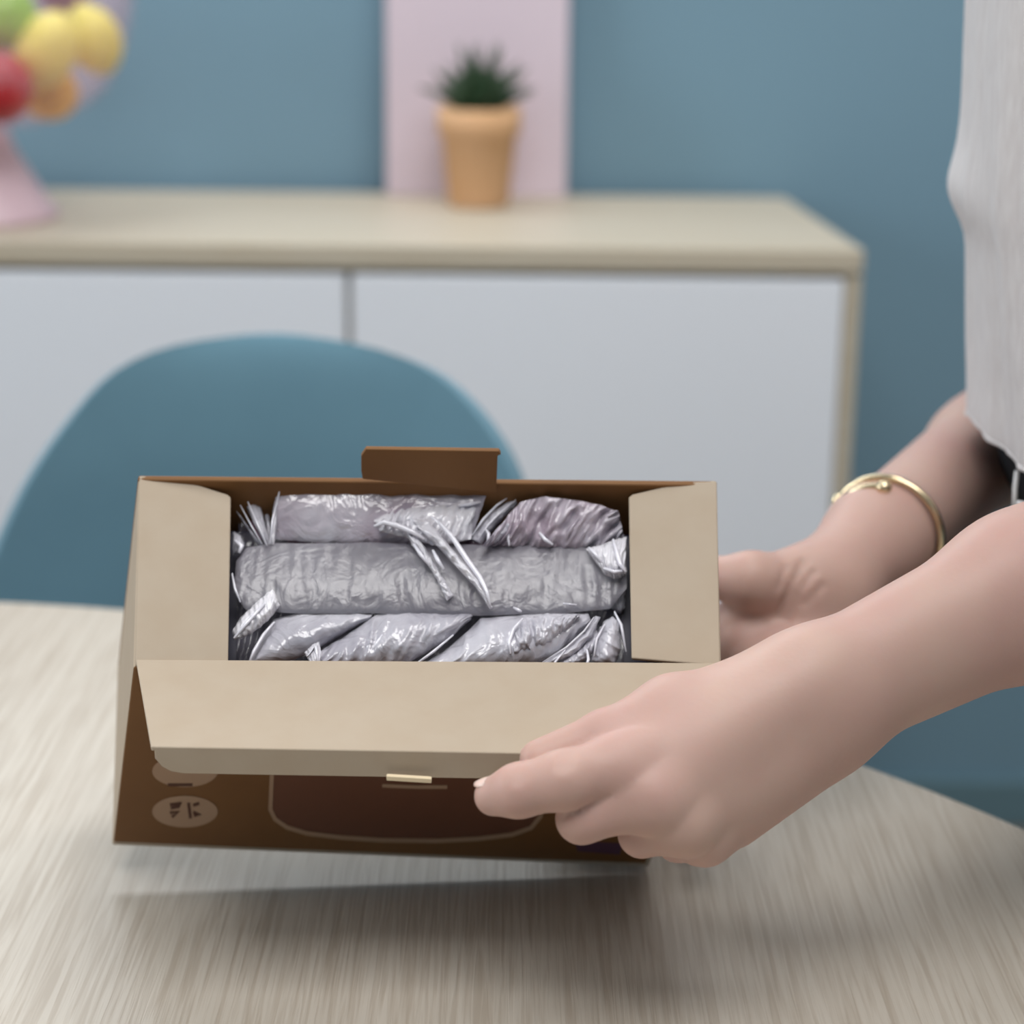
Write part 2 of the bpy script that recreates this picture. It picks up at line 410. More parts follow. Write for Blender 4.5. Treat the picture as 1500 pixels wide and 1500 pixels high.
# ------------------------------------------------------------------ the cardboard box
TBL, TBR = P(203, 696, .896), P(1050, 704, .8975)
TFL, TFR = P(195, 978, .848), P(1057, 983, .8490)
BFL, BFR = P(165, 1238, .9448), P(950, 1270, .9575)
BBL, BBR = TBL + (BFL - TFL), TBR + (BFR - TFR)
U = unit(TFR - TFL); V_ = unit(TBL - TFL); Nw = unit(np.cross(U, V_)); V_ = np.cross(Nw, U)
bil = lambda a, b, c, d, s, t: (a * (1 - s) + b * s) * (1 - t) + (c * (1 - s) + d * s) * t
def opening(x, y, d=0.0):         # point on the plane of the opening, d below it, seen at (x, y)
    r = ray(x, y); o = TFL - Nw * d
    return CAM + r * (((o - CAM) @ Nw) / (r @ Nw))
CARD = 0.003
def carton():
    base = (TFL + TFR + BFL + BFR) / 4
    t = thing('cardboard_box', 'open kraft cardboard box tipped forward on the table with its flaps out', 'box', (base[0], base[1], TZ))
    ctr = (TBL + TFR + BBL + BFR) / 4
    def panel(name, a, b, c, d, m, parent=t):          # outer quad, thickened inwards
        n = unit(np.cross(b - a, d - a)); mid = (a + b + c + d) / 4
        if n @ (ctr - mid) < 0: n = -n
        q = [a, b, c, d]
        return slab(name, q, [p + n * CARD for p in q], m, parent, 0.0008)
    fw = panel('front_panel', TFL, TFR, BFR, BFL, M_print)
    tag(fw, 'brown printed front panel')
    tag(panel('back_panel', TBL, TBR, BBR, BBL, M_print), 'brown back panel, printed outside, inside darkened for shade')  # the print brown also stands in for shade on the inner face
    panel('side_panel', TFL, TBL, BBL, BFL, M_kraft)
    panel('side_panel', TFR, TBR, BBR, BFR, M_kraft)
    panel('bottom_panel', BFL, BFR, BBR, BBL, M_kraft)
    up = Nw
    def flap(name, pts, m=M_kraft, drop=0.0, parent=t):
        q = [np.array(p) for p in pts]
        n = unit(np.cross(q[1] - q[0], q[2] - q[0]))
        if n @ up < 0: n = -n
        return slab(name, q, [p - n * 0.0022 for p in q], m, parent, 0.0006)
    e = 0.0006
    def side(h0, h1, fx, fy, dip, px_):
        a, b, c = opening(*h0, -e), opening(*h1, -e), opening(fx, fy, dip)
        n = unit(np.cross(b - a, c - a))
        flap('side_flap', [CAM + ray(x, y) * (((a - CAM) @ n) / (ray(x, y) @ n)) for x, y in px_])
    side((204, 697), (198, 975), 338, 850, .004, [(204, 697), (248, 697), (333, 724), (338, 728), (334, 974), (198, 975)])
    side((1050, 704), (1056, 978), 922, 850, .003, [(1050, 705), (1003, 706), (926, 724), (921, 728), (925, 964), (1006, 971), (1055, 975)])
    # front lid flap, hanging outwards towards the viewer
    th = math.radians(10)
    def down(pt, y, w=0.0): return pt
    Lf = 0.064
    fd = np.array([0.0, -math.cos(th), -math.sin(th)])
    hl, hr = TFL + Nw * .0012 + U * .001 + V_ * .0034, TFR + Nw * .0012 - U * .001 + V_ * .0034
    f0 = P(221, 1094, proj_depth(hl + fd * Lf)); f1 = P(1052, 1108, proj_depth(hr + fd * Lf))
    s_ = unit(f1 - f0)
    lid = flap('lid_flap', [hl, hr, f1, f0])
    # tuck lip folded down from the far edge of the lid, rounded corners
    ln = unit(np.cross(s_, fd)); ln = ln if ln[2] > 0 else -ln
    dl = unit(np.array([0.0, .18, -1.0])); h = 0.0128
    w = np.linalg.norm(f1 - f0)
    prof = [(0, 0), (0, .45), (.0025, .75), (.006, .93), (.011, 1.0)]
    pts = [f0 + s_ * (a + .0012) + dl * (h * b) for a, b in prof] + [f0 + s_ * (w - a - .0012) + dl * (h * b) for a, b in reversed(prof)]
    lip = slab('tuck_lip', pts, [p + np.array([0, .0022, 0]) for p in pts], M_kraft, lid, 0.0005)
    a0, a1 = P(566, 1137, proj_depth(f0) - .001), P(632, 1141, proj_depth(f0) - .001)
    tab = []
    for p in (a0, a1): tab.append(p)
    slab('lip_tab', [a0, a1, a1 + dl * .0022, a0 + dl * .0022], [q + np.array([0, .0026, 0]) for q in (a0, a1, a1 + dl * .0022, a0 + dl * .0022)], M_kraft_edge, lid, 0.0003)
    # the raw inner ply of the left edge of the lid
    # lock tab standing on the back panel
    tn = unit(np.cross(TBR - TBL, BBL - TBL)); tn = tn if tn[1] > 0 else -tn
    ta = TBL - tn * .0052
    onp = lambda x, y: CAM + ray(x, y) * (((ta - CAM) @ tn) / (ray(x, y) @ tn))
    q = [onp(*c_) for c_ in ((531, 702), (529, 690), (529, 668), (536, 658), (731, 661), (734, 666), (729, 668), (727, 722))]
    tag(slab('lock_tab', q, [p + tn * .0022 for p in q], M_print, t, 0.0004), 'brown lock tab')  # same brown as the front panel
    # ---- print on the front panel (thin ink layers a fraction of a millimetre proud)
    nf = unit(np.cross(TFR - TFL, BFL - TFL)); nf = -nf if nf[1] > 0 else nf
    def onf(x, y, lift=0.0003):
        r = ray(x, y); o = TFL + nf * lift
        return CAM + r * (((o - CAM) @ nf) / (r @ nf))
    def ink(name, pts, m, lift=0.0003, thick=0.00025):
        a = [onf(x, y, lift) for x, y in pts]
        return slab(name, a, [p - nf * thick for p in a], m, fw, 0)
    def oval(cx, cy, rx, ry, n=36): return [(cx + rx * math.cos(2 * PI * i / n), cy + ry * math.sin(2 * PI * i / n)) for i in range(n)]
    def stroke(pts, wd, name, m, lift):
        up_, dn = [], []
        for i, p in enumerate(pts):
            a = pts[max(i - 1, 0)]; b = pts[min(i + 1, len(pts) - 1)]
            tx, ty = b[0] - a[0], b[1] - a[1]; L = math.hypot(tx, ty) or 1
            up_.append((p[0] - ty / L * wd / 2, p[1] + tx / L * wd / 2)); dn.append((p[0] + ty / L * wd / 2, p[1] - tx / L * wd / 2))
        n = len(pts)
        tops = [onf(x, y, lift) for x, y in up_ + dn]
        v = tops + [p - nf * .00025 for p in tops]
        f = []
        for i in range(n - 1):
            f += [(i, i + 1, n + i + 1, n + i), (2 * n + i, 3 * n + i, 3 * n + i + 1, 2 * n + i + 1), (i, 2 * n + i, 2 * n + i + 1, i + 1), (n + i, n + i + 1, 3 * n + i + 1, 3 * n + i)]
        return recalc(obj(name, v, f, m, fw))
    for cy in (1130, 1189):
        tag(ink('badge', oval(271, cy, 48, 23), M_ink), 'pale oval badge printed on the brown front')
    for pts in ([(249, 1179), (266, 1177), (262, 1182), (250, 1184)], [(249, 1191), (262, 1189), (252, 1197)], [(276, 1176), (279, 1199)], [(283, 1180), (292, 1177)], [(283, 1190), (293, 1194), (284, 1195)]):
        stroke(pts, 4.2, 'badge_mark', M_inkd, .0005)
    stroke([(246, 1150), (282, 1150)], 4, 'badge_mark', M_inkd, .0005)
    # the appliance drawn on the front: rounded outline
    L = [(399, 1120), (397, 1160), (396, 1186), (403, 1200), (420, 1212), (450, 1221), (500, 1227), (560, 1231), (640, 1232), (700, 1229), (750, 1223), (778, 1213), (792, 1196), (796, 1170), (797, 1120)]
    ink('appliance_picture', L, M_inkm, .0002)
    stroke(L, 6, 'appliance_outline', M_ink, .0005)
    stroke([(560, 1151), (610, 1153), (655, 1153)], 5, 'appliance_mark', M_ink, .0005)
    ink('violet_label', [(842, 1232), (912, 1236), (908, 1252), (846, 1247)], M_inkp)
def proj_depth(p): return float((np.asarray(p) - CAM) @ FWD)
carton()

# ------------------------------------------------------------------ wrapped item in the box
def film_mat(nm='clear_film', c1=srgb(212, 211, 221), c2=srgb(164, 161, 174), rg=0.14, bs=1.0):
    m = mat(nm, c1, rg, 1.0, vary=(38, c2, 0.8))
    nt = m.node_tree; b = nt.nodes['Principled BSDF']
    tc = nt.nodes.new('ShaderNodeTexCoord'); prev = None
    for sc_, st, ds in ((52, .5, .005), (170, .22, .0014)):
        n = nt.nodes.new('ShaderNodeTexNoise'); n.inputs['Scale'].default_value = sc_; n.inputs['Detail'].default_value = 3; n.inputs['Distortion'].default_value = 1.4
        a = nt.nodes.new('ShaderNodeMath'); a.operation = 'SUBTRACT'; a.inputs[1].default_value = .5
        c = nt.nodes.new('ShaderNodeMath'); c.operation = 'ABSOLUTE'
        bp = nt.nodes.new('ShaderNodeBump'); bp.inputs['Strength'].default_value = st * bs; bp.inputs['Distance'].default_value = ds; bp.invert = True
        nt.links.new(tc.outputs['Object'], n.inputs['Vector']); nt.links.new(n.outputs['Fac'], a.inputs[0]); nt.links.new(a.outputs[0], c.inputs[0]); nt.links.new(c.outputs[0], bp.inputs['Height'])
        if prev: nt.links.new(prev.outputs[0], bp.inputs['Normal'])
        prev = bp
    nt.links.new(prev.outputs[0], b.inputs['Normal'])
    tr = nt.nodes.new('ShaderNodeBsdfTransparent'); mx = nt.nodes.new('ShaderNodeMixShader'); mx.inputs[0].default_value = 0.86
    nt.links.new(tr.outputs[0], mx.inputs[1]); nt.links.new(b.outputs[0], mx.inputs[2]); nt.links.new(mx.outputs[0], nt.nodes['Material Output'].inputs[0])
    return m
def wrapped_item():
    M_film = film_mat()
    M_item = mat('navy_item', srgb(44, 42, 66), 0.4, 0.5)
    M_mauve = mat('mauve_print', srgb(128, 78, 106), 0.5, 0.4)
    c0 = (opening(630, 850, .03))
    t = thing('wrapped_item', 'dark item wrapped in crumpled clear plastic film, packed inside the cardboard box', 'wrapped package', tuple(c0))
    D = 0.030
    inn = .0045
    a, b, c, d = (TFL + U * inn + V_ * inn, TFR - U * inn + V_ * inn, TBR - U * inn - V_ * inn, TBL + U * inn - V_ * inn)
    dw = unit(((BFL - TFL) + (BFR - TFR)))
    q = [p + dw * D for p in (a, b, c, d)]; q2 = [p + dw * (.118) for p in (a, b, c, d)]
    mid = (q2[0] + q2[1] + q2[2] + q2[3]) / 4
    q2 = [mid + (p - mid) * .93 for p in q2]
    slab('item_body', q, q2, M_item, t, 0.002)
    def res(pts, n):
        pts = np.array(pts, float); L = np.concatenate([[0], np.cumsum(np.linalg.norm(np.diff(pts, axis=0), axis=1))])
        s = np.linspace(0, L[-1], n); return np.stack([np.interp(s, L, pts[:, 0]), np.interp(s, L, pts[:, 1])], 1)
    def film(top, bot, d0, puff, amp=.0012, freq=7, slant=0.0, seed=0, n=70, m=26, name='film_fold', ridge=1.0, curl=0, mt=None, dtilt=0):
        A, B = res(top, n), res(bot, n); v = []; f = []
        for i in range(n):
            u = i / (n - 1)
            for j in range(m):
                w = j / (m - 1); p = A[i] * (1 - w) + B[i] * w
                e = (math.sin(PI * min(max(w, 0), 1)) ** .6) * (math.sin(PI * u) ** .35 if 0 < u < 1 else 0)
                ph = u * freq + slant * w
                nz = noise.noise((ph * 1.3 + seed * 7.1, w * 1.1 + seed * 3.3, seed))
                nz2 = noise.noise((ph * 3.1 + seed, w * 4 + seed * 1.7, seed + 9))
                rd = (1 - abs(nz) * 2.4) * ridge + nz2 * .55
                dd = d0 - puff * e - amp * rd + dtilt * (w - .5) + curl * (w ** 4)
                # ragged outline
                p = p + np.array([1.3 * noise.noise((u * 9, w * 6, seed)), 1.6 * noise.noise((u * 13, 3, seed))])
                v.append(opening(p[0], p[1], min(dd, .0025 + max(0, p[1] - 704) * .00045)))
        for i in range(n - 1):
            for j in range(m - 1):
                f.append((i * m + j, i * m + j + 1, (i + 1) * m + j + 1, (i + 1) * m + j))
        return recalc(obj(name, v, f, mt or M_film, t, smooth=True))
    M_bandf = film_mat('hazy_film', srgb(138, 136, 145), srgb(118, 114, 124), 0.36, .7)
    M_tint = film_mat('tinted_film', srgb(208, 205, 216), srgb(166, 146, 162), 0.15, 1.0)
    M_shine = film_mat('highlight_film', srgb(238, 237, 244), srgb(214, 212, 222), 0.14, 1.0)  # paler copy of the film, highlights put into its colour
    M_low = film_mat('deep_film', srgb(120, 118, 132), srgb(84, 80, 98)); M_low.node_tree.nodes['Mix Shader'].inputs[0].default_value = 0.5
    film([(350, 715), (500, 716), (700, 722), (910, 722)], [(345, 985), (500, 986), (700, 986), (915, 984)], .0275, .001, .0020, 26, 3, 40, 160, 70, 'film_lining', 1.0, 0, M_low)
    # broad middle band of the bag
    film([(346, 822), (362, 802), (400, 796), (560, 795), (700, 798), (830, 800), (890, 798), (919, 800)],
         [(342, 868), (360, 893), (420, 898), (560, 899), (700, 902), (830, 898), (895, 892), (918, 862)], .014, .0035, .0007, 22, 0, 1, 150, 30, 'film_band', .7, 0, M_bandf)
    # upper box shaped fold
    film([(404, 712), (470, 713), (560, 716), (640, 722), (712, 726)], [(399, 790), (470, 795), (560, 797), (640, 797), (690, 790)], .013, .0025, .0008, 6, .5, 2, 80, 26, 'film_fold', .8, 0, M_tint, .010)
    film([(405, 712), (409, 712), (412, 714)], [(393, 797), (398, 798), (402, 798)], .013, .002, .0003, 3, 0, 31, 12, 26)
    # left diagonal pleats
    film([(350, 722), (366, 722), (380, 735)], [(388, 800), (394, 802), (398, 800)], .018, .004, .0006, 4, .5, 3, 24, 26)
    film([(343, 745), (350, 752), (358, 765)], [(378, 800), (383, 802), (388, 802)], .020, .004, .0006, 4, .5, 4, 20, 26)
    film([(341, 778), (352, 784), (358, 796)], [(341, 812), (350, 812), (356, 804)], .017, .004, .0008, 4, .5, 5, 20, 16)
    film([(384, 728), (392, 740), (396, 770)], [(392, 792), (396, 796), (398, 792)], .023, .003, .0006, 4, .5, 33, 20, 16)
    # bright crumple over the middle and its tail
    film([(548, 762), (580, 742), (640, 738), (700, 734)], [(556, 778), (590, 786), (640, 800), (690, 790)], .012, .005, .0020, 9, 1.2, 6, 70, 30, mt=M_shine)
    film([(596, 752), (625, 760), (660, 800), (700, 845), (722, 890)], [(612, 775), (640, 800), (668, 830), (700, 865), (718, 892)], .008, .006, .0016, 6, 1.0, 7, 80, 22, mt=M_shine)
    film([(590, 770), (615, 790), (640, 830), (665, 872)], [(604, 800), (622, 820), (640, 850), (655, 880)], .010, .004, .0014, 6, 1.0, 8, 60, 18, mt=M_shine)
    # fan of gathers, upper right
    film([(690, 790), (715, 752), (750, 730), (765, 724)], [(704, 797), (728, 768), (752, 745), (764, 728)], .014, .004, .0007, 5, .4, 9, 50, 14)
    film([(706, 800), (732, 770), (762, 735), (800, 727), (860, 735), (906, 748)], [(716, 802), (748, 800), (790, 802), (836, 806), (880, 800), (914, 786)], .012, .004, .0034, 10, 3.0, 10, 110, 40, 'film_fold', 1.1, 0, M_tint, .010)
    film([(716, 790), (740, 762), (762, 742)], [(726, 797), (748, 776), (766, 756)], .009, .003, .0008, 5, .4, 11, 40, 12)
    # flare at the right end
    film([(858, 804), (880, 798), (902, 790), (918, 786)], [(886, 842), (900, 848), (910, 846), (917, 840)], .012, .006, .0018, 7, 1.6, 12, 50, 30, mt=M_shine)
    film([(898, 848), (908, 850), (917, 846)], [(896, 892), (908, 900), (916, 890)], .024, .004, .0012, 5, 1, 13, 24, 24)
    # lower left lobe and flare
    film([(340, 925), (352, 905), (378, 880), (400, 862)], [(344, 938), (366, 930), (392, 910), (410, 888)], .010, .005, .0016, 7, 1, 14, 50, 22, mt=M_shine)
    film([(363, 972), (378, 938), (402, 906), (440, 898), (548, 898)], [(366, 976), (410, 973), (455, 958), (500, 930), (545, 904)], .0175, .009, .0006, 4, .6, 15, 80, 30)
    # lower middle
    film([(446, 976), (468, 954), (508, 930), (552, 900), (600, 897), (694, 899)], [(452, 981), (500, 982), (560, 980), (608, 966), (655, 938), (690, 908)], .0160, .009, .0016, 9, 1.6, 16, 110, 36)
    film([(446, 956), (458, 944), (468, 940)], [(458, 978), (466, 976), (472, 966)], .010, .004, .0014, 4, 1, 17, 24, 24, mt=M_shine)
    film([(608, 979), (650, 955), (682, 927), (704, 906), (780, 899), (862, 899)], [(612, 982), (680, 983), (755, 981), (806, 968), (838, 944), (866, 910)], .0150, .010, .0012, 8, 1.2, 18, 110, 36)
    # curved leaf folds, lower right
    film([(742, 950), (748, 925), (770, 905), (800, 899), (846, 899)], [(750, 962), (768, 955), (800, 945), (826, 925), (852, 903)], .009, .006, .0022, 9, 1.6, 19, 70, 28)
    film([(790, 972), (830, 950), (860, 922), (872, 902)], [(800, 977), (842, 958), (868, 932), (880, 904)], .010, .004, .0006, 4, .3, 20, 60, 14)
    film([(810, 980), (826, 962), (850, 948), (874, 922)], [(822, 981), (846, 976), (860, 966), (880, 940)], .014, .006, .0014, 5, .8, 21, 50, 22)
    film([(866, 968), (872, 935), (884, 910), (898, 903)], [(884, 976), (902, 972), (910, 950), (908, 912)], .012, .008, .0008, 4, .5, 22, 50, 28)
    film([(898, 900), (906, 905), (914, 930)], [(902, 900), (912, 915), (918, 960)], .014, .003, .0006, 4, .3, 23, 40, 10)
    film([(470, 974), (600, 978), (720, 980), (860, 978)], [(470, 982), (600, 985), (720, 986), (860, 984)], .017, .003, .0008, 9, .5, 24, 90, 10)
    def glint(px_, dpt, wd):  # pale tubes that draw the highlights along film edges and creases
        q = [opening(x, y, min(dpt, .0010 + max(0, y - 704) * .00038)) for x, y in px_]; n = len(q); w_ = [wd * .8 * (.15 + .85 * math.sin(PI * (i + .5) / n)) for i in range(n)]
        tube('film_glint', q, w_, M_glint, t, 7)
    M_glint = mat('glint_white', srgb(222, 221, 232), 0.15, 1.0)
    for px_, dpt, wd in (
        ([(411, 712), (406, 735), (399, 762), (396, 796)], .0105, .0007), ([(363, 735), (376, 765), (391, 799)], .012, .0008), ([(352, 740), (368, 770), (384, 797)], .013, .0005),
        ([(412, 713), (470, 714), (540, 717)], .0125, .0004), ([(632, 757), (646, 768), (662, 786), (683, 818), (703, 846), (713, 866), (718, 886)], .0020, .0016),
        ([(548, 771), (562, 765), (582, 770), (604, 779), (622, 790)], .0050, .0018), ([(606, 797), (616, 812), (630, 829)], .0055, .0012), ([(634, 806), (641, 820), (650, 834)], .0045, .0012),
        ([(672, 741), (690, 738), (704, 735)], .0070, .0012), ([(692, 784), (708, 760), (728, 740), (744, 729)], .0095, .0007), ([(700, 790), (716, 768), (736, 748), (756, 732)], .0095, .0006),
        ([(712, 776), (716, 782), (714, 796)], .007, .0010), ([(742, 768), (744, 785), (746, 799)], .0075, .0010), ([(790, 780), (798, 790), (810, 798)], .0080, .0012), ([(762, 756), (776, 744), (784, 733)], .008, .0006),
        ([(862, 802), (872, 812), (882, 824)], .0060, .0011), ([(898, 790), (903, 808), (908, 826), (917, 838)], .0045, .0015), ([(884, 832), (900, 838), (916, 836)], .0055, .0012),
        ([(343, 935), (362, 912), (388, 884)], .0035, .0012), ([(364, 973), (372, 954), (386, 930), (402, 911)], .0085, .0011), ([(450, 962), (462, 948), (466, 975)], .0055, .0012),
        ([(560, 930), (552, 942), (548, 952)], .0065, .0010), ([(602, 978), (634, 955), (664, 930)], .0075, .0008), ([(748, 958), (746, 940), (752, 922), (766, 906)], .0035, .0012), ([(786, 940), (800, 930), (812, 905)], .0035, .0009),
        ([(795, 970), (830, 948), (856, 924), (870, 904)], .0060, .0006), ([(811, 987), (813, 970), (828, 952)], .0060, .0007), ([(858, 980), (862, 966), (860, 952)], .0045, .0009), ([(870, 962), (874, 936), (886, 914)], .0050, .0007), ([(900, 896), (910, 916), (917, 955)], .0090, .0009),
        ([(752, 890), (760, 894), (764, 896)], .0080, .0010), ([(825, 884), (845, 886)], .0085, .0006), ([(344, 792), (354, 800), (350, 810)], .0110, .0016), ([(340, 840), (344, 862), (352, 882)], .0105, .0008)):
        glint(px_, dpt, wd)
    # coloured print showing through the film
    def band(pts, dpt):
        A = [opening(x, y, dpt) for x, y in pts]
        slab('mauve_print', A, [p - Nw * .0006 for p in A], M_mauve, t, 0)
    band([(420, 800), (860, 800), (860, 792), (420, 790)], .0275)
    band([(345, 722), (352, 722), (386, 790), (378, 790)], .0250)
    band([(730, 716), (905, 724), (905, 742), (730, 732)], .0270)
wrapped_item()

# ------------------------------------------------------------------ signed-distance body modelling
class Cone:      # round cone a->b with radii ra, rb
    def __init__(s, a, b, ra, rb):
        s.a = np.array(a, float); s.b = np.array(b, float); s.ra, s.rb = ra, rb
        m = max(ra, rb); s.lo = np.minimum(s.a, s.b) - m; s.hi = np.maximum(s.a, s.b) + m
    def __call__(s, p):
        ba = s.b - s.a; l2 = max(ba @ ba, 1e-12); rr = s.ra - s.rb; a2 = l2 - rr * rr; il2 = 1 / l2
        if a2 <= 1e-12:
            return (np.linalg.norm(p - s.a, axis=1) - s.ra) if s.ra > s.rb else (np.linalg.norm(p - s.b, axis=1) - s.rb)
        pa = p - s.a; y = pa @ ba; z = y - l2
        x = pa * l2 - ba * y[:, None]; x2 = np.einsum('ij,ij->i', x, x); y2 = y * y * l2; z2 = z * z * l2
        k = np.sign(rr) * rr * rr * x2
        d = (np.sqrt(x2 * a2 * il2) + y * rr) * il2 - s.ra
        c1 = np.sign(z) * a2 * z2 > k; c2 = np.sign(y) * a2 * y2 < k
        d = np.where(c1, np.sqrt(x2 + z2) * il2 - s.rb, d)
        return np.where(~c1 & c2, np.sqrt(x2 + y2) * il2 - s.ra, d)
class Ell:       # ellipsoid, axis aligned
    def __init__(s, c, r): s.c = np.array(c, float); s.r = np.array(r, float); s.lo = s.c - s.r; s.hi = s.c + s.r
    def __call__(s, p):
        q = (p - s.c) / s.r; k0 = np.linalg.norm(q, axis=1); k1 = np.linalg.norm(q / s.r, axis=1)
        return k0 * (k0 - 1) / np.maximum(k1, 1e-9)
def smin(a, b, k):
    h = np.maximum(k - np.abs(a - b), 0) / k; return np.minimum(a, b) - h * h * k * .25
class Blend:     # smooth union of a list
    def __init__(s, items, k):
        s.items = items; s.k = k; s.lo = np.min([i.lo for i in items], 0) - k * .3; s.hi = np.max([i.hi for i in items], 0) + k * .3
    def __call__(s, p, box=None):
        d = None
        for it in s.items:
            if box is not None and (np.any(it.lo - .03 > box[1]) or np.any(it.hi + .03 < box[0])): continue
            e = it(p, box) if isinstance(it, (Blend, Fan)) else it(p)
            d = e if d is None else smin(d, e, s.k)
        return np.full(len(p), 1.0) if d is None else d
class Fan:       # core joined smoothly to each branch, the branches kept apart from each other
    def __init__(s, core, branches, k, kb=.0016):
        s.core, s.br, s.k, s.kb = core, branches, k, kb; al = [core] + branches
        s.lo = np.min([i.lo for i in al], 0) - k * .3; s.hi = np.max([i.hi for i in al], 0) + k * .3
    def __call__(s, p, box=None):
        c = s.core(p, box); d = c
        for b in s.br:
            if box is not None and (np.any(b.lo - .03 > box[1]) or np.any(b.hi + .03 < box[0])): continue
            d = np.minimum(d, smin(c, b(p, box), s.k))
        return d
def fp(x, y, d): return P(x, y, d)
class Grooved:   # fine skin folds along short lines of sight-lined points
    def __init__(s, base, gr):
        s.base, s.lo, s.hi, s.gr = base, base.lo, base.hi, []
        for pts, amp, w_ in gr:
            q = []
            for p in pts:                       # slide each point back onto the skin
                r = unit(p - CAM); t_ = np.linspace(-.03, .09, 400); dd = base(p + r * t_[:, None]); k = np.argmax(dd < 0) if (dd < 0).any() else 0
                q.append(p + r * t_[k])
            s.gr.append((q, amp, w_))
    def __call__(s, p, box=None):
        d = s.base(p, box)
        for q, amp, w_ in s.gr:
            lo = np.min(q, 0) - .012; hi = np.max(q, 0) + .012
            if box is not None and (np.any(lo > box[1]) or np.any(hi < box[0])): continue
            m = ((p > lo) & (p < hi)).all(1)
            if not m.any(): continue
            pp = p[m]; e = np.full(len(pp), 1.0)
            for a, b in zip(q[:-1], q[1:]):
                ab = b - a; t_ = np.clip(((pp - a) @ ab) / (ab @ ab), 0, 1); e = np.minimum(e, np.linalg.norm(pp - a - t_[:, None] * ab, axis=1))
            d[m] += amp * np.exp(-(e / w_) ** 2)
        return d
def mesh_sdf(fn, h, name, m, parent, B=16):
    lo, hi = fn.lo - 3 * h, fn.hi + 3 * h
    nb = np.ceil((hi - lo) / (B * h)).astype(int)
    idx = np.stack(np.meshgrid(*[np.arange(n) for n in nb], indexing='ij'), -1).reshape(-1, 3)
    ce = lo + (idx + .5) * B * h
    keep = []
    for i in range(0, len(ce), 40000): keep.append(np.abs(fn(ce[i:i + 40000])) < B * h * .95 + .012)
    idx = idx[np.concatenate(keep)]
    g = np.stack(np.meshgrid(*[np.arange(B + 1)] * 3, indexing='ij'), -1).reshape(-1, 3)
    N = (nb * B + 2).astype(np.int64)
    key = lambda c: (c[:, 0] * N[1] + c[:, 1]) * N[2] + c[:, 2]
    K = []; VV = []; Q = []
    E8 = np.array([(i, j, k) for i in (0, 1) for j in (0, 1) for k in (0, 1)])
    edges = [(a, b) for a in range(8) for b in range(a + 1, 8) if np.abs(E8[a] - E8[b]).sum() == 1]
    for bi in idx:
        o = bi * B; p = lo + (o + g) * h
        d = fn(p, (p[0], p[-1])).reshape(B + 1, B + 1, B + 1)
        s = d < 0
        if s.all() or not s.any(): continue
        cs = [s[e[0]:B + e[0], e[1]:B + e[1], e[2]:B + e[2]] for e in E8]
        tot = sum(c.astype(np.int8) for c in cs); act = np.argwhere((tot > 0) & (tot < 8))
        if len(act):
            dv = np.stack([d[act[:, 0] + e[0], act[:, 1] + e[1], act[:, 2] + e[2]] for e in E8], 1)
            acc = np.zeros((len(act), 3)); cnt = np.zeros(len(act))
            for a, b in edges:
                da, db = dv[:, a], dv[:, b]; mk = (da < 0) != (db < 0)
                tt = np.where(mk, da / np.where(mk, da - db, 1), 0)
                acc += mk[:, None] * (E8[a] + (E8[b] - E8[a]) * tt[:, None]); cnt += mk
            K.append(key(o + act)); VV.append(lo + (o + act + acc / cnt[:, None]) * h)
        for ax in range(3):
            sl0 = [slice(0, B)] * 3; sl1 = list(sl0); sl1[ax] = slice(1, B + 1)
            s0, s1 = s[tuple(sl0)], s[tuple(sl1)]
            e = np.argwhere(s0 != s1)
            if not len(e): continue
            ins = s0[e[:, 0], e[:, 1], e[:, 2]]
            a1, a2 = (ax + 1) % 3, (ax + 2) % 3; c = o + e
            z1 = np.zeros(3, int); z1[a1] = 1; z2 = np.zeros(3, int); z2[a2] = 1
            quad = np.stack([key(c - z1 - z2), key(c - z2), key(c), key(c - z1)], 1)
            quad[~ins] = quad[~ins][:, ::-1]; Q.append(quad)
    K = np.concatenate(K); V = np.concatenate(VV); Q = np.concatenate(Q)
    od = np.argsort(K); K = K[od]; V = V[od]
    q = np.searchsorted(K, Q.ravel()); q = np.minimum(q, len(K) - 1); ok = (K[q] == Q.ravel()).reshape(-1, 4).all(1); F = q.reshape(-1, 4)[ok]
    for it in range(2):                                          # settle on the true surface
        for i in range(0, len(V), 30000):
            v = V[i:i + 30000]; od_ = None
            d = fn(v); gr = np.stack([fn(v + np.eye(3)[a] * 4e-4) - d for a in range(3)], 1) / 4e-4
            st = -gr * (d / np.maximum((gr * gr).sum(1), .2))[:, None]
            V[i:i + 30000] = v + np.clip(st, -h, h)
    me = bpy.data.meshes.new(name); me.vertices.add(len(V)); me.vertices.foreach_set('co', V.astype(np.float32).ravel())
    me.loops.add(F.size); me.loops.foreach_set('vertex_index', F.ravel().astype(np.int32))
    me.polygons.add(len(F)); me.polygons.foreach_set('loop_start', np.arange(0, F.size, 4, dtype=np.int32))
    me.polygons.foreach_set('use_smooth', np.ones(len(F), bool))
    me.update(calc_edges=True); me.validate()
    o = bpy.data.objects.new(name, me); COL.objects.link(o); me.materials.append(m)
    if parent: adopt(o, parent)
    print(name, len(V), 'verts')
    return o
def chain(pts, rad, k=.004): return Blend([Cone(pts[i], pts[i + 1], rad[i], rad[i + 1]) for i in range(len(pts) - 1)], k)

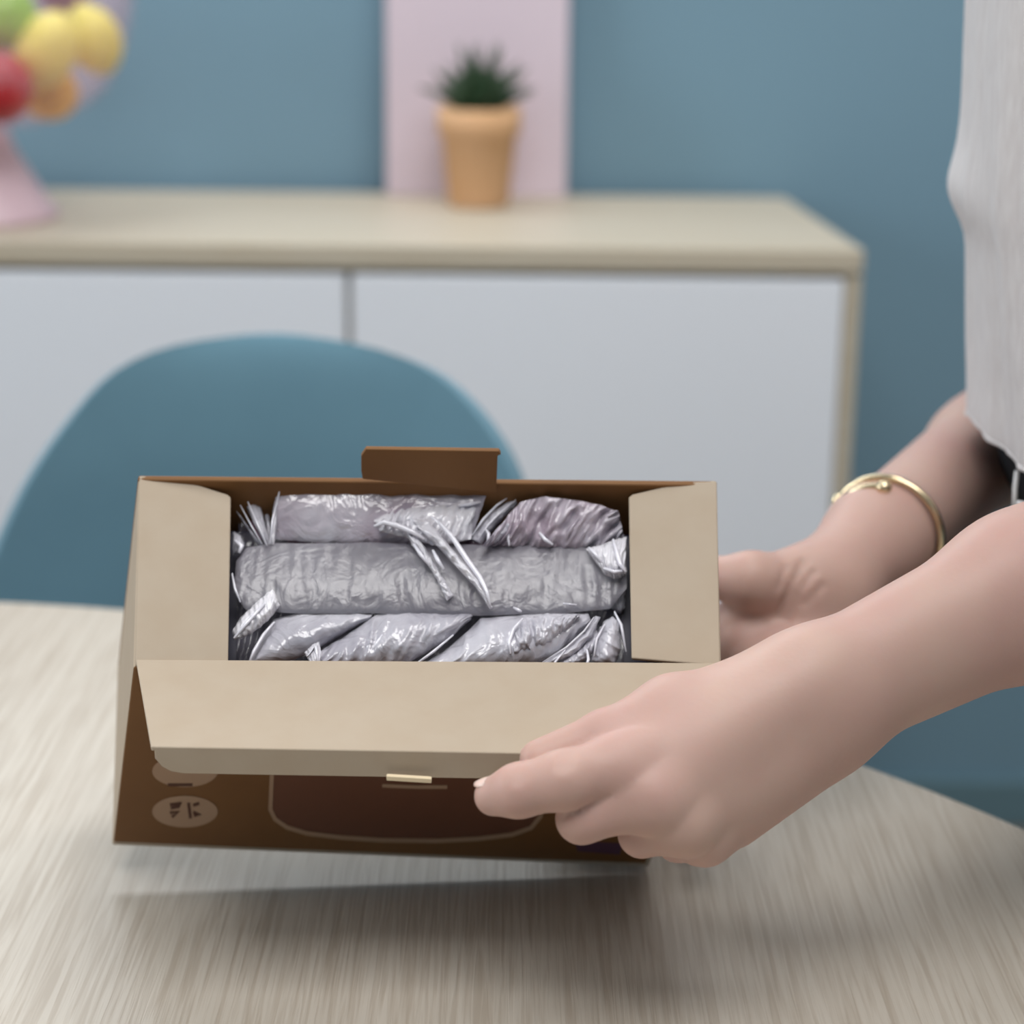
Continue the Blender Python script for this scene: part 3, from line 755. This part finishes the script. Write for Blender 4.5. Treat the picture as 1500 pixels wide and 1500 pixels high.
# ------------------------------------------------------------------ the person
TOR = np.array([.350, 1.00])
def person():
    t = thing('person', 'person in a loose pale grey top, arms reaching left to hold the cardboard box', 'person', (TOR[0], TOR[1], FZ))
    # ---- near (left) arm and hand
    W1, W2 = P(1186, 1000, .806), P(1212, 1042, .812)
    M1, M2 = P(1490, 850, .832), P(1512, 896, .838)
    EL = np.array(P(1850, 690, .850))
    SH = np.array([TOR[0] + .01, TOR[1] - .155, 1.30])
    arm = Blend([Cone(W1, M1, .0188, .0250), Cone(W2, M2, .0182, .0240), Cone(M1, EL, .0250, .033), Cone(M2, EL, .0240, .033), Cone(EL, SH, .034, .045)], .02)
    I = [P(914, 1120, .774), P(826, 1143, .765), P(760, 1158, .769), P(724, 1166, .775)]
    Md = [P(958, 1168, .770), P(852, 1199, .772), P(850, 1196, .800), P(874, 1184, .812)]
    Rg = [P(1000, 1206, .776), P(940, 1222, .785), P(946, 1216, .812), P(968, 1204, .822)]
    Pk = [P(1032, 1229, .788), P(992, 1233, .802), P(986, 1226, .824), P(1004, 1216, .832)]
    Th = [P(1128, 1014, .818), P(985, 1044, .797), P(886, 1078, .785), P(790, 1112, .781)]
    palm = Blend([Cone(W1, I[0], .0185, .0118), Cone(W1, Md[0], .0175, .0118), Cone(W2, Rg[0], .0175, .0110), Cone(W2, Pk[0], .0185, .0090),
                  Cone(P(1195, 1075, .818), P(1066, 1186, .803), .0195, .0150), Cone(P(1120, 1075, .826), P(1000, 1150, .806), .016, .013)], .012)
    core = Blend([arm, palm, Cone(Th[0], Th[1], .0168, .0138)], .014)
    near = Fan(core, [chain(I, [.0118, .0113, .0101, .0079]), chain(Md, [.0116, .0093, .0088, .0075]), chain(Rg, [.0108, .0086, .0082, .0072]),
                      chain(Pk, [.0090, .0076, .0072, .0062]), chain(Th[1:], [.0136, .0100, .0078])], .009)
    # ---- far (right) arm and hand
    fB = P(1288, 786, 1.016); fW = P(1222, 848, .985); fE = P(1590, 510, 1.235); fM = P(1442, 662, 1.165)
    fS = np.array([TOR[0] + .01, TOR[1] + .155, 1.29])
    a1 = np.array([0, -.003, -.007]); 
    farm = Blend([Cone(fW, fB, .0232, .0252), Cone(fB, fM, .0252, .0318), Cone(fM, fE, .0318, .035), Cone(fE, fS, .034, .045)], .015)
    fT = [P(1178, 856, .974), P(1100, 849, .962), P(1048, 845, .969), P(1006, 846, .970)]
    w = lambda *a: np.array(a)
    fI = [P(1084, 908, .978), w(.078, .950, .812), w(.045, .938, .804), w(.024, .932, .801)]
    fMd = [P(1092, 942, .973), w(.078, .922, .789), w(.042, .917, .786), w(.020, .913, .784)]
    fR = [P(1106, 970, .965), w(.084, .898, .771), w(.050, .894, .766), w(.032, .892, .765)]
    fP = [P(1126, 990, .952), w(.100, .885, .815), w(.095, .872, .797), w(.090, .864, .788)]
    fpalm = Blend([Cone(P(1214, 858, .990), fI[0], .0165, .0105), Cone(P(1216, 868, .990), fMd[0], .0160, .0105), Cone(P(1222, 880, .985), fR[0], .0160, .0100), Cone(P(1226, 892, .978), fP[0], .0160, .0092)], .012)
    fcore = Blend([farm, fpalm, Cone(P(1212, 856, .978), fT[0], .018, .0158), Cone(fT[0], fT[1], .0158, .0126)], .012)
    far = Fan(fcore, [chain(fI, [.0105, .0090, .0082, .0070]), chain(fMd, [.0108, .0090, .0080, .0070]), chain(fR, [.0100, .0082, .0072, .0066]), chain(fP, [.0088, .0074, .0068, .006]), chain(fT[1:], [.0116, .0092, .0076])], .009)
    # ---- trunk, neck and head
    x, y = TOR
    trunk = Blend([Cone((x + .025, y - .05, .95), (x + .02, y - .055, 1.10), .074, .074), Cone((x + .025, y + .05, .95), (x + .02, y + .055, 1.10), .074, .074),
                   Cone((x + .02, y - .055, 1.10), (x + .01, y - .085, 1.28), .074, .07), Cone((x + .02, y + .055, 1.10), (x + .01, y + .085, 1.28), .074, .07),
                   Cone((x + .005, y - .14, 1.30), (x + .005, y + .14, 1.295), .05, .05), Cone((x, y, 1.30), (x - .045, y, 1.42), .06, .05)], .05)
    hx, hy, hz = x - .085, y, 1.50
    head = Blend([Ell((hx + .02, hy, hz + .03), (.098, .076, .095)), Ell((hx - .035, hy, hz - .03), (.062, .058, .085)), Cone((hx - .092, hy, hz - .01), (hx - .108, hy, hz - .035), .008, .011),
                  Cone((hx - .088, hy - .016, hz - .070), (hx - .088, hy + .016, hz - .070), .007, .007), Cone((hx - .085, hy - .012, hz - .082), (hx - .085, hy + .012, hz - .082), .007, .007),
                  Ell((hx + .01, hy - .076, hz - .008), (.018, .010, .032)), Ell((hx + .01, hy + .076, hz - .008), (.018, .010, .032))], .012)
    body = Blend([Blend([trunk, head], .03), near, far], .012)
    gr = [([fp(1178, 822, .955), fp(1160, 858, .952), fp(1140, 902, .955)], .0020, .0024), ([fp(1190, 838, .958), fp(1172, 866, .955), fp(1152, 908, .957)], .0017, .0022),
          ([fp(1204, 858, .960), fp(1180, 884, .957)], .0012, .002), ([fp(1150, 832, .945), fp(1140, 860, .945)], .0009, .002),
          ([fp(838, 1100, .755), fp(832, 1122, .752)], .0007, .0018), ([fp(824, 1102, .755), fp(819, 1124, .752)], .0007, .0018), ([fp(766, 1128, .757), fp(760, 1146, .757)], .0006, .0016)]
    body = Grooved(body, gr)
    bod = mesh_sdf(body, .0018, 'body', M_skin, t)
    M_eye = mat('eye_white', srgb(235, 235, 232), 0.2); M_lip = mat('lip', srgb(190, 110, 105), 0.4)
    for s in (-1, 1):
        iris = lathe('iris', [(0.0002, -.0052), (.0040, -.0036), (.0052, 0), (.0040, .0036), (.0002, .0052)], (hx - .0835, hy + s * .031, hz + .002), M_hair, t, 16)
        lathe('eye', [(0.0002, -.012), (.007, -.009), (.011, 0), (.007, .009), (.0002, .012)], (hx - .076, hy + s * .031, hz + .003), M_eye, t, 16)
    hair = Blend([Ell((hx + .035, hy, hz + .045), (.098, .086, .095)), Cone((hx + .09, hy, hz + .02), (hx + .14, hy, hz - .12), .06, .03)], .03)
    mesh_sdf(hair, .005, 'hair', M_hair, t)
    # ---- redder knuckles, fingertips and palms; far palm also painted darker for shade
    spots = [(q, .011, .45) for q in (I[3], Md[3], Rg[3], Th[3], fI[3], fMd[3])] + [(q, .012, .2) for q in (I[0], Md[0], Rg[0], I[1], Md[1], Th[2])] + [(P(1085, 915, .965), .030, 1.0), (P(1150, 905, .96), .024, .6), (P(1200, 860, .97), .02, .2)]
    me = bod.data; co = np.empty(len(me.vertices) * 3, np.float32); me.vertices.foreach_get('co', co); co = co.reshape(-1, 3) + np.array([TOR[0], TOR[1], FZ])
    fl = np.zeros(len(co))
    for q, r, k in spots: fl = np.maximum(fl, k * np.exp(-((co - q) ** 2).sum(1) / (2 * r * r)))
    me.attributes.new('flush_shade', 'FLOAT', 'POINT').data.foreach_set('value', fl.astype(np.float32))
    nt = M_skin.node_tree; bs = nt.nodes['Principled BSDF']; src = bs.inputs['Base Color'].links[0].from_socket
    at = nt.nodes.new('ShaderNodeAttribute'); at.attribute_name = 'flush_shade'
    mx = nt.nodes.new('ShaderNodeMix'); mx.data_type = 'RGBA'; mx.inputs['B'].default_value = srgb(150, 68, 64)
    nt.links.new(at.outputs['Fac'], mx.inputs['Factor']); nt.links.new(src, mx.inputs['A']); nt.links.new(mx.outputs['Result'], bs.inputs['Base Color'])
    # ---- fingernails
    def nail(tip, prev, up, r, parent=t, back=.0015):
        d = unit(np.array(tip) - np.array(prev)); u = np.array(up, float); u = unit(u - d * (u @ d)); s = np.cross(d, u)
        c = np.array(tip) + d * (r * .50); v = []; f = []; nu, nv = 9, 9
        for i in range(nu):
            a = -1 + 2 * i / (nu - 1)
            for j in range(nv):
                bb = -1 + 2 * j / (nv - 1)
                k = math.sqrt(max(0, 1 - .5 * bb * bb)) 
                ang = a * .85 * k
                L = r * .85 * bb * math.sqrt(1 - .35 * a * a)
                v.append(c - d * (r * .55) + d * L + (u * math.cos(ang) + s * math.sin(ang)) * (r * 1.0 - .10 * r * max(0, bb) ** 2))
        for i in range(nu - 1):
            for j in range(nv - 1): f.append((i * nv + j, i * nv + j + 1, (i + 1) * nv + j + 1, (i + 1) * nv + j))
        recalc(obj('fingernail', v, f, M_nail, parent, smooth=True, solid=.0004, offset=0))
    nail(I[3], I[2], (0.15, .05, 1), .0079)
    nail(Th[3], Th[2], (0, 1, .1), .0074)
    nail(fT[3], fT[2], (1, 0, .4), .0076)
    for q in (Md, Rg, Pk): nail(q[3], q[2], (0, .3, -1), .0072)
    for q, r in ((fI, .0070), (fMd, .0070), (fR, .0066), (fP, .006)): nail(q[3], q[2], (0, .2, -1), r)
    return dict(wrist=fB, elbow=fM, t=t)
PR = person()

# ---- shirt, trousers, shoes
def clothes():
    t = PR['t']
    m = bpy.data.materials.new('gauze_cotton'); m.use_nodes = True; nt = m.node_tree; b = nt.nodes['Principled BSDF']
    b.inputs['Base Color'].default_value = srgb(226, 222, 222); b.inputs['Roughness'].default_value = .9; b.inputs['Specular IOR Level'].default_value = .1
    tl = nt.nodes.new('ShaderNodeBsdfTranslucent'); tl.inputs[0].default_value = srgb(214, 216, 222)
    mx = nt.nodes.new('ShaderNodeMixShader'); mx.inputs[0].default_value = .25
    nt.links.new(b.outputs[0], mx.inputs[1]); nt.links.new(tl.outputs[0], mx.inputs[2]); nt.links.new(mx.outputs[0], nt.nodes['Material Output'].inputs[0])
    tc = nt.nodes.new('ShaderNodeTexCoord'); mp = nt.nodes.new('ShaderNodeMapping'); mp.inputs['Scale'].default_value = (260, 260, 60)
    n = nt.nodes.new('ShaderNodeTexNoise'); n.inputs['Scale'].default_value = 1; n.inputs['Detail'].default_value = 6
    nt.links.new(tc.outputs['Object'], mp.inputs[0]); nt.links.new(mp.outputs[0], n.inputs['Vector'])
    bp = nt.nodes.new('ShaderNodeBump'); bp.inputs['Strength'].default_value = .55; bp.inputs['Distance'].default_value = .0012
    nt.links.new(n.outputs['Fac'], bp.inputs['Height']); nt.links.new(bp.outputs[0], b.inputs['Normal'])
    cr = nt.nodes.new('ShaderNodeMix'); cr.data_type = 'RGBA'; cr.inputs['A'].default_value = srgb(212, 206, 207); cr.inputs['B'].default_value = srgb(243, 241, 242)
    nt.links.new(n.outputs['Fac'], cr.inputs['Factor']); nt.links.new(cr.outputs['Result'], b.inputs['Base Color'])
    # body of the top: rings from hem to shoulders; front reach follows the fall of the cloth
    Zs = [.926, .935, .95, .965, .98, 1.0, 1.02, 1.035, 1.045, 1.053, 1.06, 1.068, 1.08, 1.1, 1.13, 1.16, 1.2, 1.24, 1.28, 1.31, 1.335, 1.35, 1.36]
    # front silhouette X at depth ~1.0 by height
    def front(z):
        zz = [.92, .95, 1.0, 1.04, 1.085, 1.2, 1.36]
        xx = [.2470, .2455, .2405, .2358, .2300, .2255, .250]
        return float(np.interp(z, zz, xx))
    v = []; f = []; n_ = 120
    for r, z in enumerate(Zs):
        fx = front(z); bx = TOR[0] + .15; cx = (fx + bx) / 2; ax = (bx - fx) / 2
        sy = float(np.interp(z, [.92, 1.1, 1.2, 1.28, 1.31], [.156, .150, .165, .195, .20]))
        sh = 1.0 if z < 1.3 else max(.45, 1 - ((z - 1.3) / .06) ** 2 * .55)
        for i in range(n_):
            a = 2 * PI * i / n_
            ca, sa = math.cos(a), math.sin(a)
            sg = lambda q: math.copysign(abs(q) ** .97, q)
            fold = (.0065 * math.sin(9 * a + 2.2 * math.sin(z * 7)) + .004 * math.sin(21 * a + z * 11) + .003 * math.sin(37 * a - z * 17)) * (1.15 - .8 * (z - .92) / .44)
            fold *= 1 - .75 * max(0, -ca) ** 6
            x = cx + (ax * sh + fold) * ca; y = TOR[1] + (sy * (1 if z < 1.3 else sh ** .35) + fold) * sg(sa)
            bump_ = .010 * math.exp(-((a - PI + .30) / .42) ** 2) * float(np.interp(z, [1.036, 1.046, 1.056, 1.066, 1.085], [0, .6, 1, .7, 0]))
            x -= bump_
            v.append((x, y, (z - .003 * max(0, 1 - (z - .92) / .08)) + .003 * max(0, -sa) * max(0, 1 - (z - .92) / .08) + (.002 * math.sin(3 * a + .6) + .014 * max(0, -ca) ** 1.3) * max(0, 1 - (z - .92) / .08)))
    for r in range(len(Zs) - 1):
        for i in range(n_): f.append((r * n_ + i, r * n_ + (i + 1) % n_, (r + 1) * n_ + (i + 1) % n_, (r + 1) * n_ + i))
    o = recalc(obj('shirt', v, f, m, t, smooth=True, solid=.0012, subsurf=1, offset=1))
    tag(o, 'loose pale grey gauze cotton top')
    # hem stitch roll
    hem = [Vector(q) for q in v[:n_]]
    hp = tube('hem', hem + [hem[0]], .0016, m, o, 6, caps=False)
    # short sleeves
    for s, el in ((-1, np.array(P(1850, 690, .850))), (1, np.array(P(1590, 510, 1.235)))):
        S0 = np.array([TOR[0] + .01, TOR[1] + s * .13, 1.305]); D = unit(el - np.array([TOR[0] + .01, TOR[1] + s * .155, 1.295])); L = .17
        O_ = np.array([TOR[0] + .01, TOR[1] + s * .155, 1.297])
        sl = tube('sleeve', [O_ - D * .054 - np.array([0, s * .02, 0]), O_ - D * .047, O_ - D * .03, O_, O_ + D * .05, O_ + D * .10, O_ + D * .15, O_ + D * .18], [.004, .035, .052, .062, .062, .063, .066, .069], m, t, 32, caps=False)
    # trousers: two legs and a seat, white piping down the near side
    x, y = TOR
    leg = lambda s: Blend([Cone((x + .085, y + s * .085, .84), (x + .08, y + s * .09, .48), .080, .058), Cone((x + .08, y + s * .09, .48), (x + .09, y + s * .09, FZ + .09), .058, .044)], .02)
    tr = Blend([leg(-1), leg(1), Cone((x + .010, y - .038, .940), (x + .010, y + .038, .940), .098, .098)], .03)
    tro = mesh_sdf(tr, .006, 'trousers', M_black, t)
    M_pipe = mat('white_piping', srgb(214, 214, 216), .7)
    tube('piping', [P(1490, 690, .985), P(1487, 715, .985), P(1486, 745, .985)], .0013, M_pipe, tro, 8)
    lathe('button', [(0.0002, 0), (.0022, 0), (.0022, .001), (.0002, .0015)], P(1495, 738, .972), M_pipe, tro, 16)
    for s in (-1, 1):
        sb = Blend([Cone((x + .12, y + s * .09, FZ + .042), (x - .02, y + s * .095, FZ + .034), .042, .034), Cone((x + .12, y + s * .09, FZ + .05), (x + .10, y + s * .09, FZ + .09), .04, .046)], .03)
        mesh_sdf(sb, .006, 'shoe', M_shoe, t)
clothes()

# ------------------------------------------------------------------ bangle on the far wrist
def bangle():
    c = P(1295, 786, 1.014); ax = unit(PR['elbow'] - PR['wrist'])
    view = unit(CAM - c); e1 = unit(view - ax * (view @ ax)); e2 = np.cross(ax, e1)
    if e2 @ UPV > 0: e2 = -e2
    pts = []; R = .0292
    for i in range(97):
        a = math.radians(-104 + 418 * i / 96)
        off = .0042 - .0105 * (i / 96) ** 1.3
        pts.append(c + (e1 * math.cos(a) + e2 * math.sin(a)) * (R + .0012 * math.cos(i / 96 * PI)) + ax * off)
    t = thing('bangle', 'thin pale gold open bangle with a ball end on the far wrist', 'bracelet', tuple(c))
    tube('band', pts, .0020, M_gold, t, 12)
    for p, q in ((pts[0], pts[1]), (pts[-1], pts[-2])):
        d = unit(p - q)
        tube('end_knob', [p - d * .002, p - d * .0012, p + d * .0005, p + d * .0030, p + d * .0046, p + d * .0054], [.0020, .0030, .0038, .0038, .0028, .0006], M_gold, t, 12)
bangle()
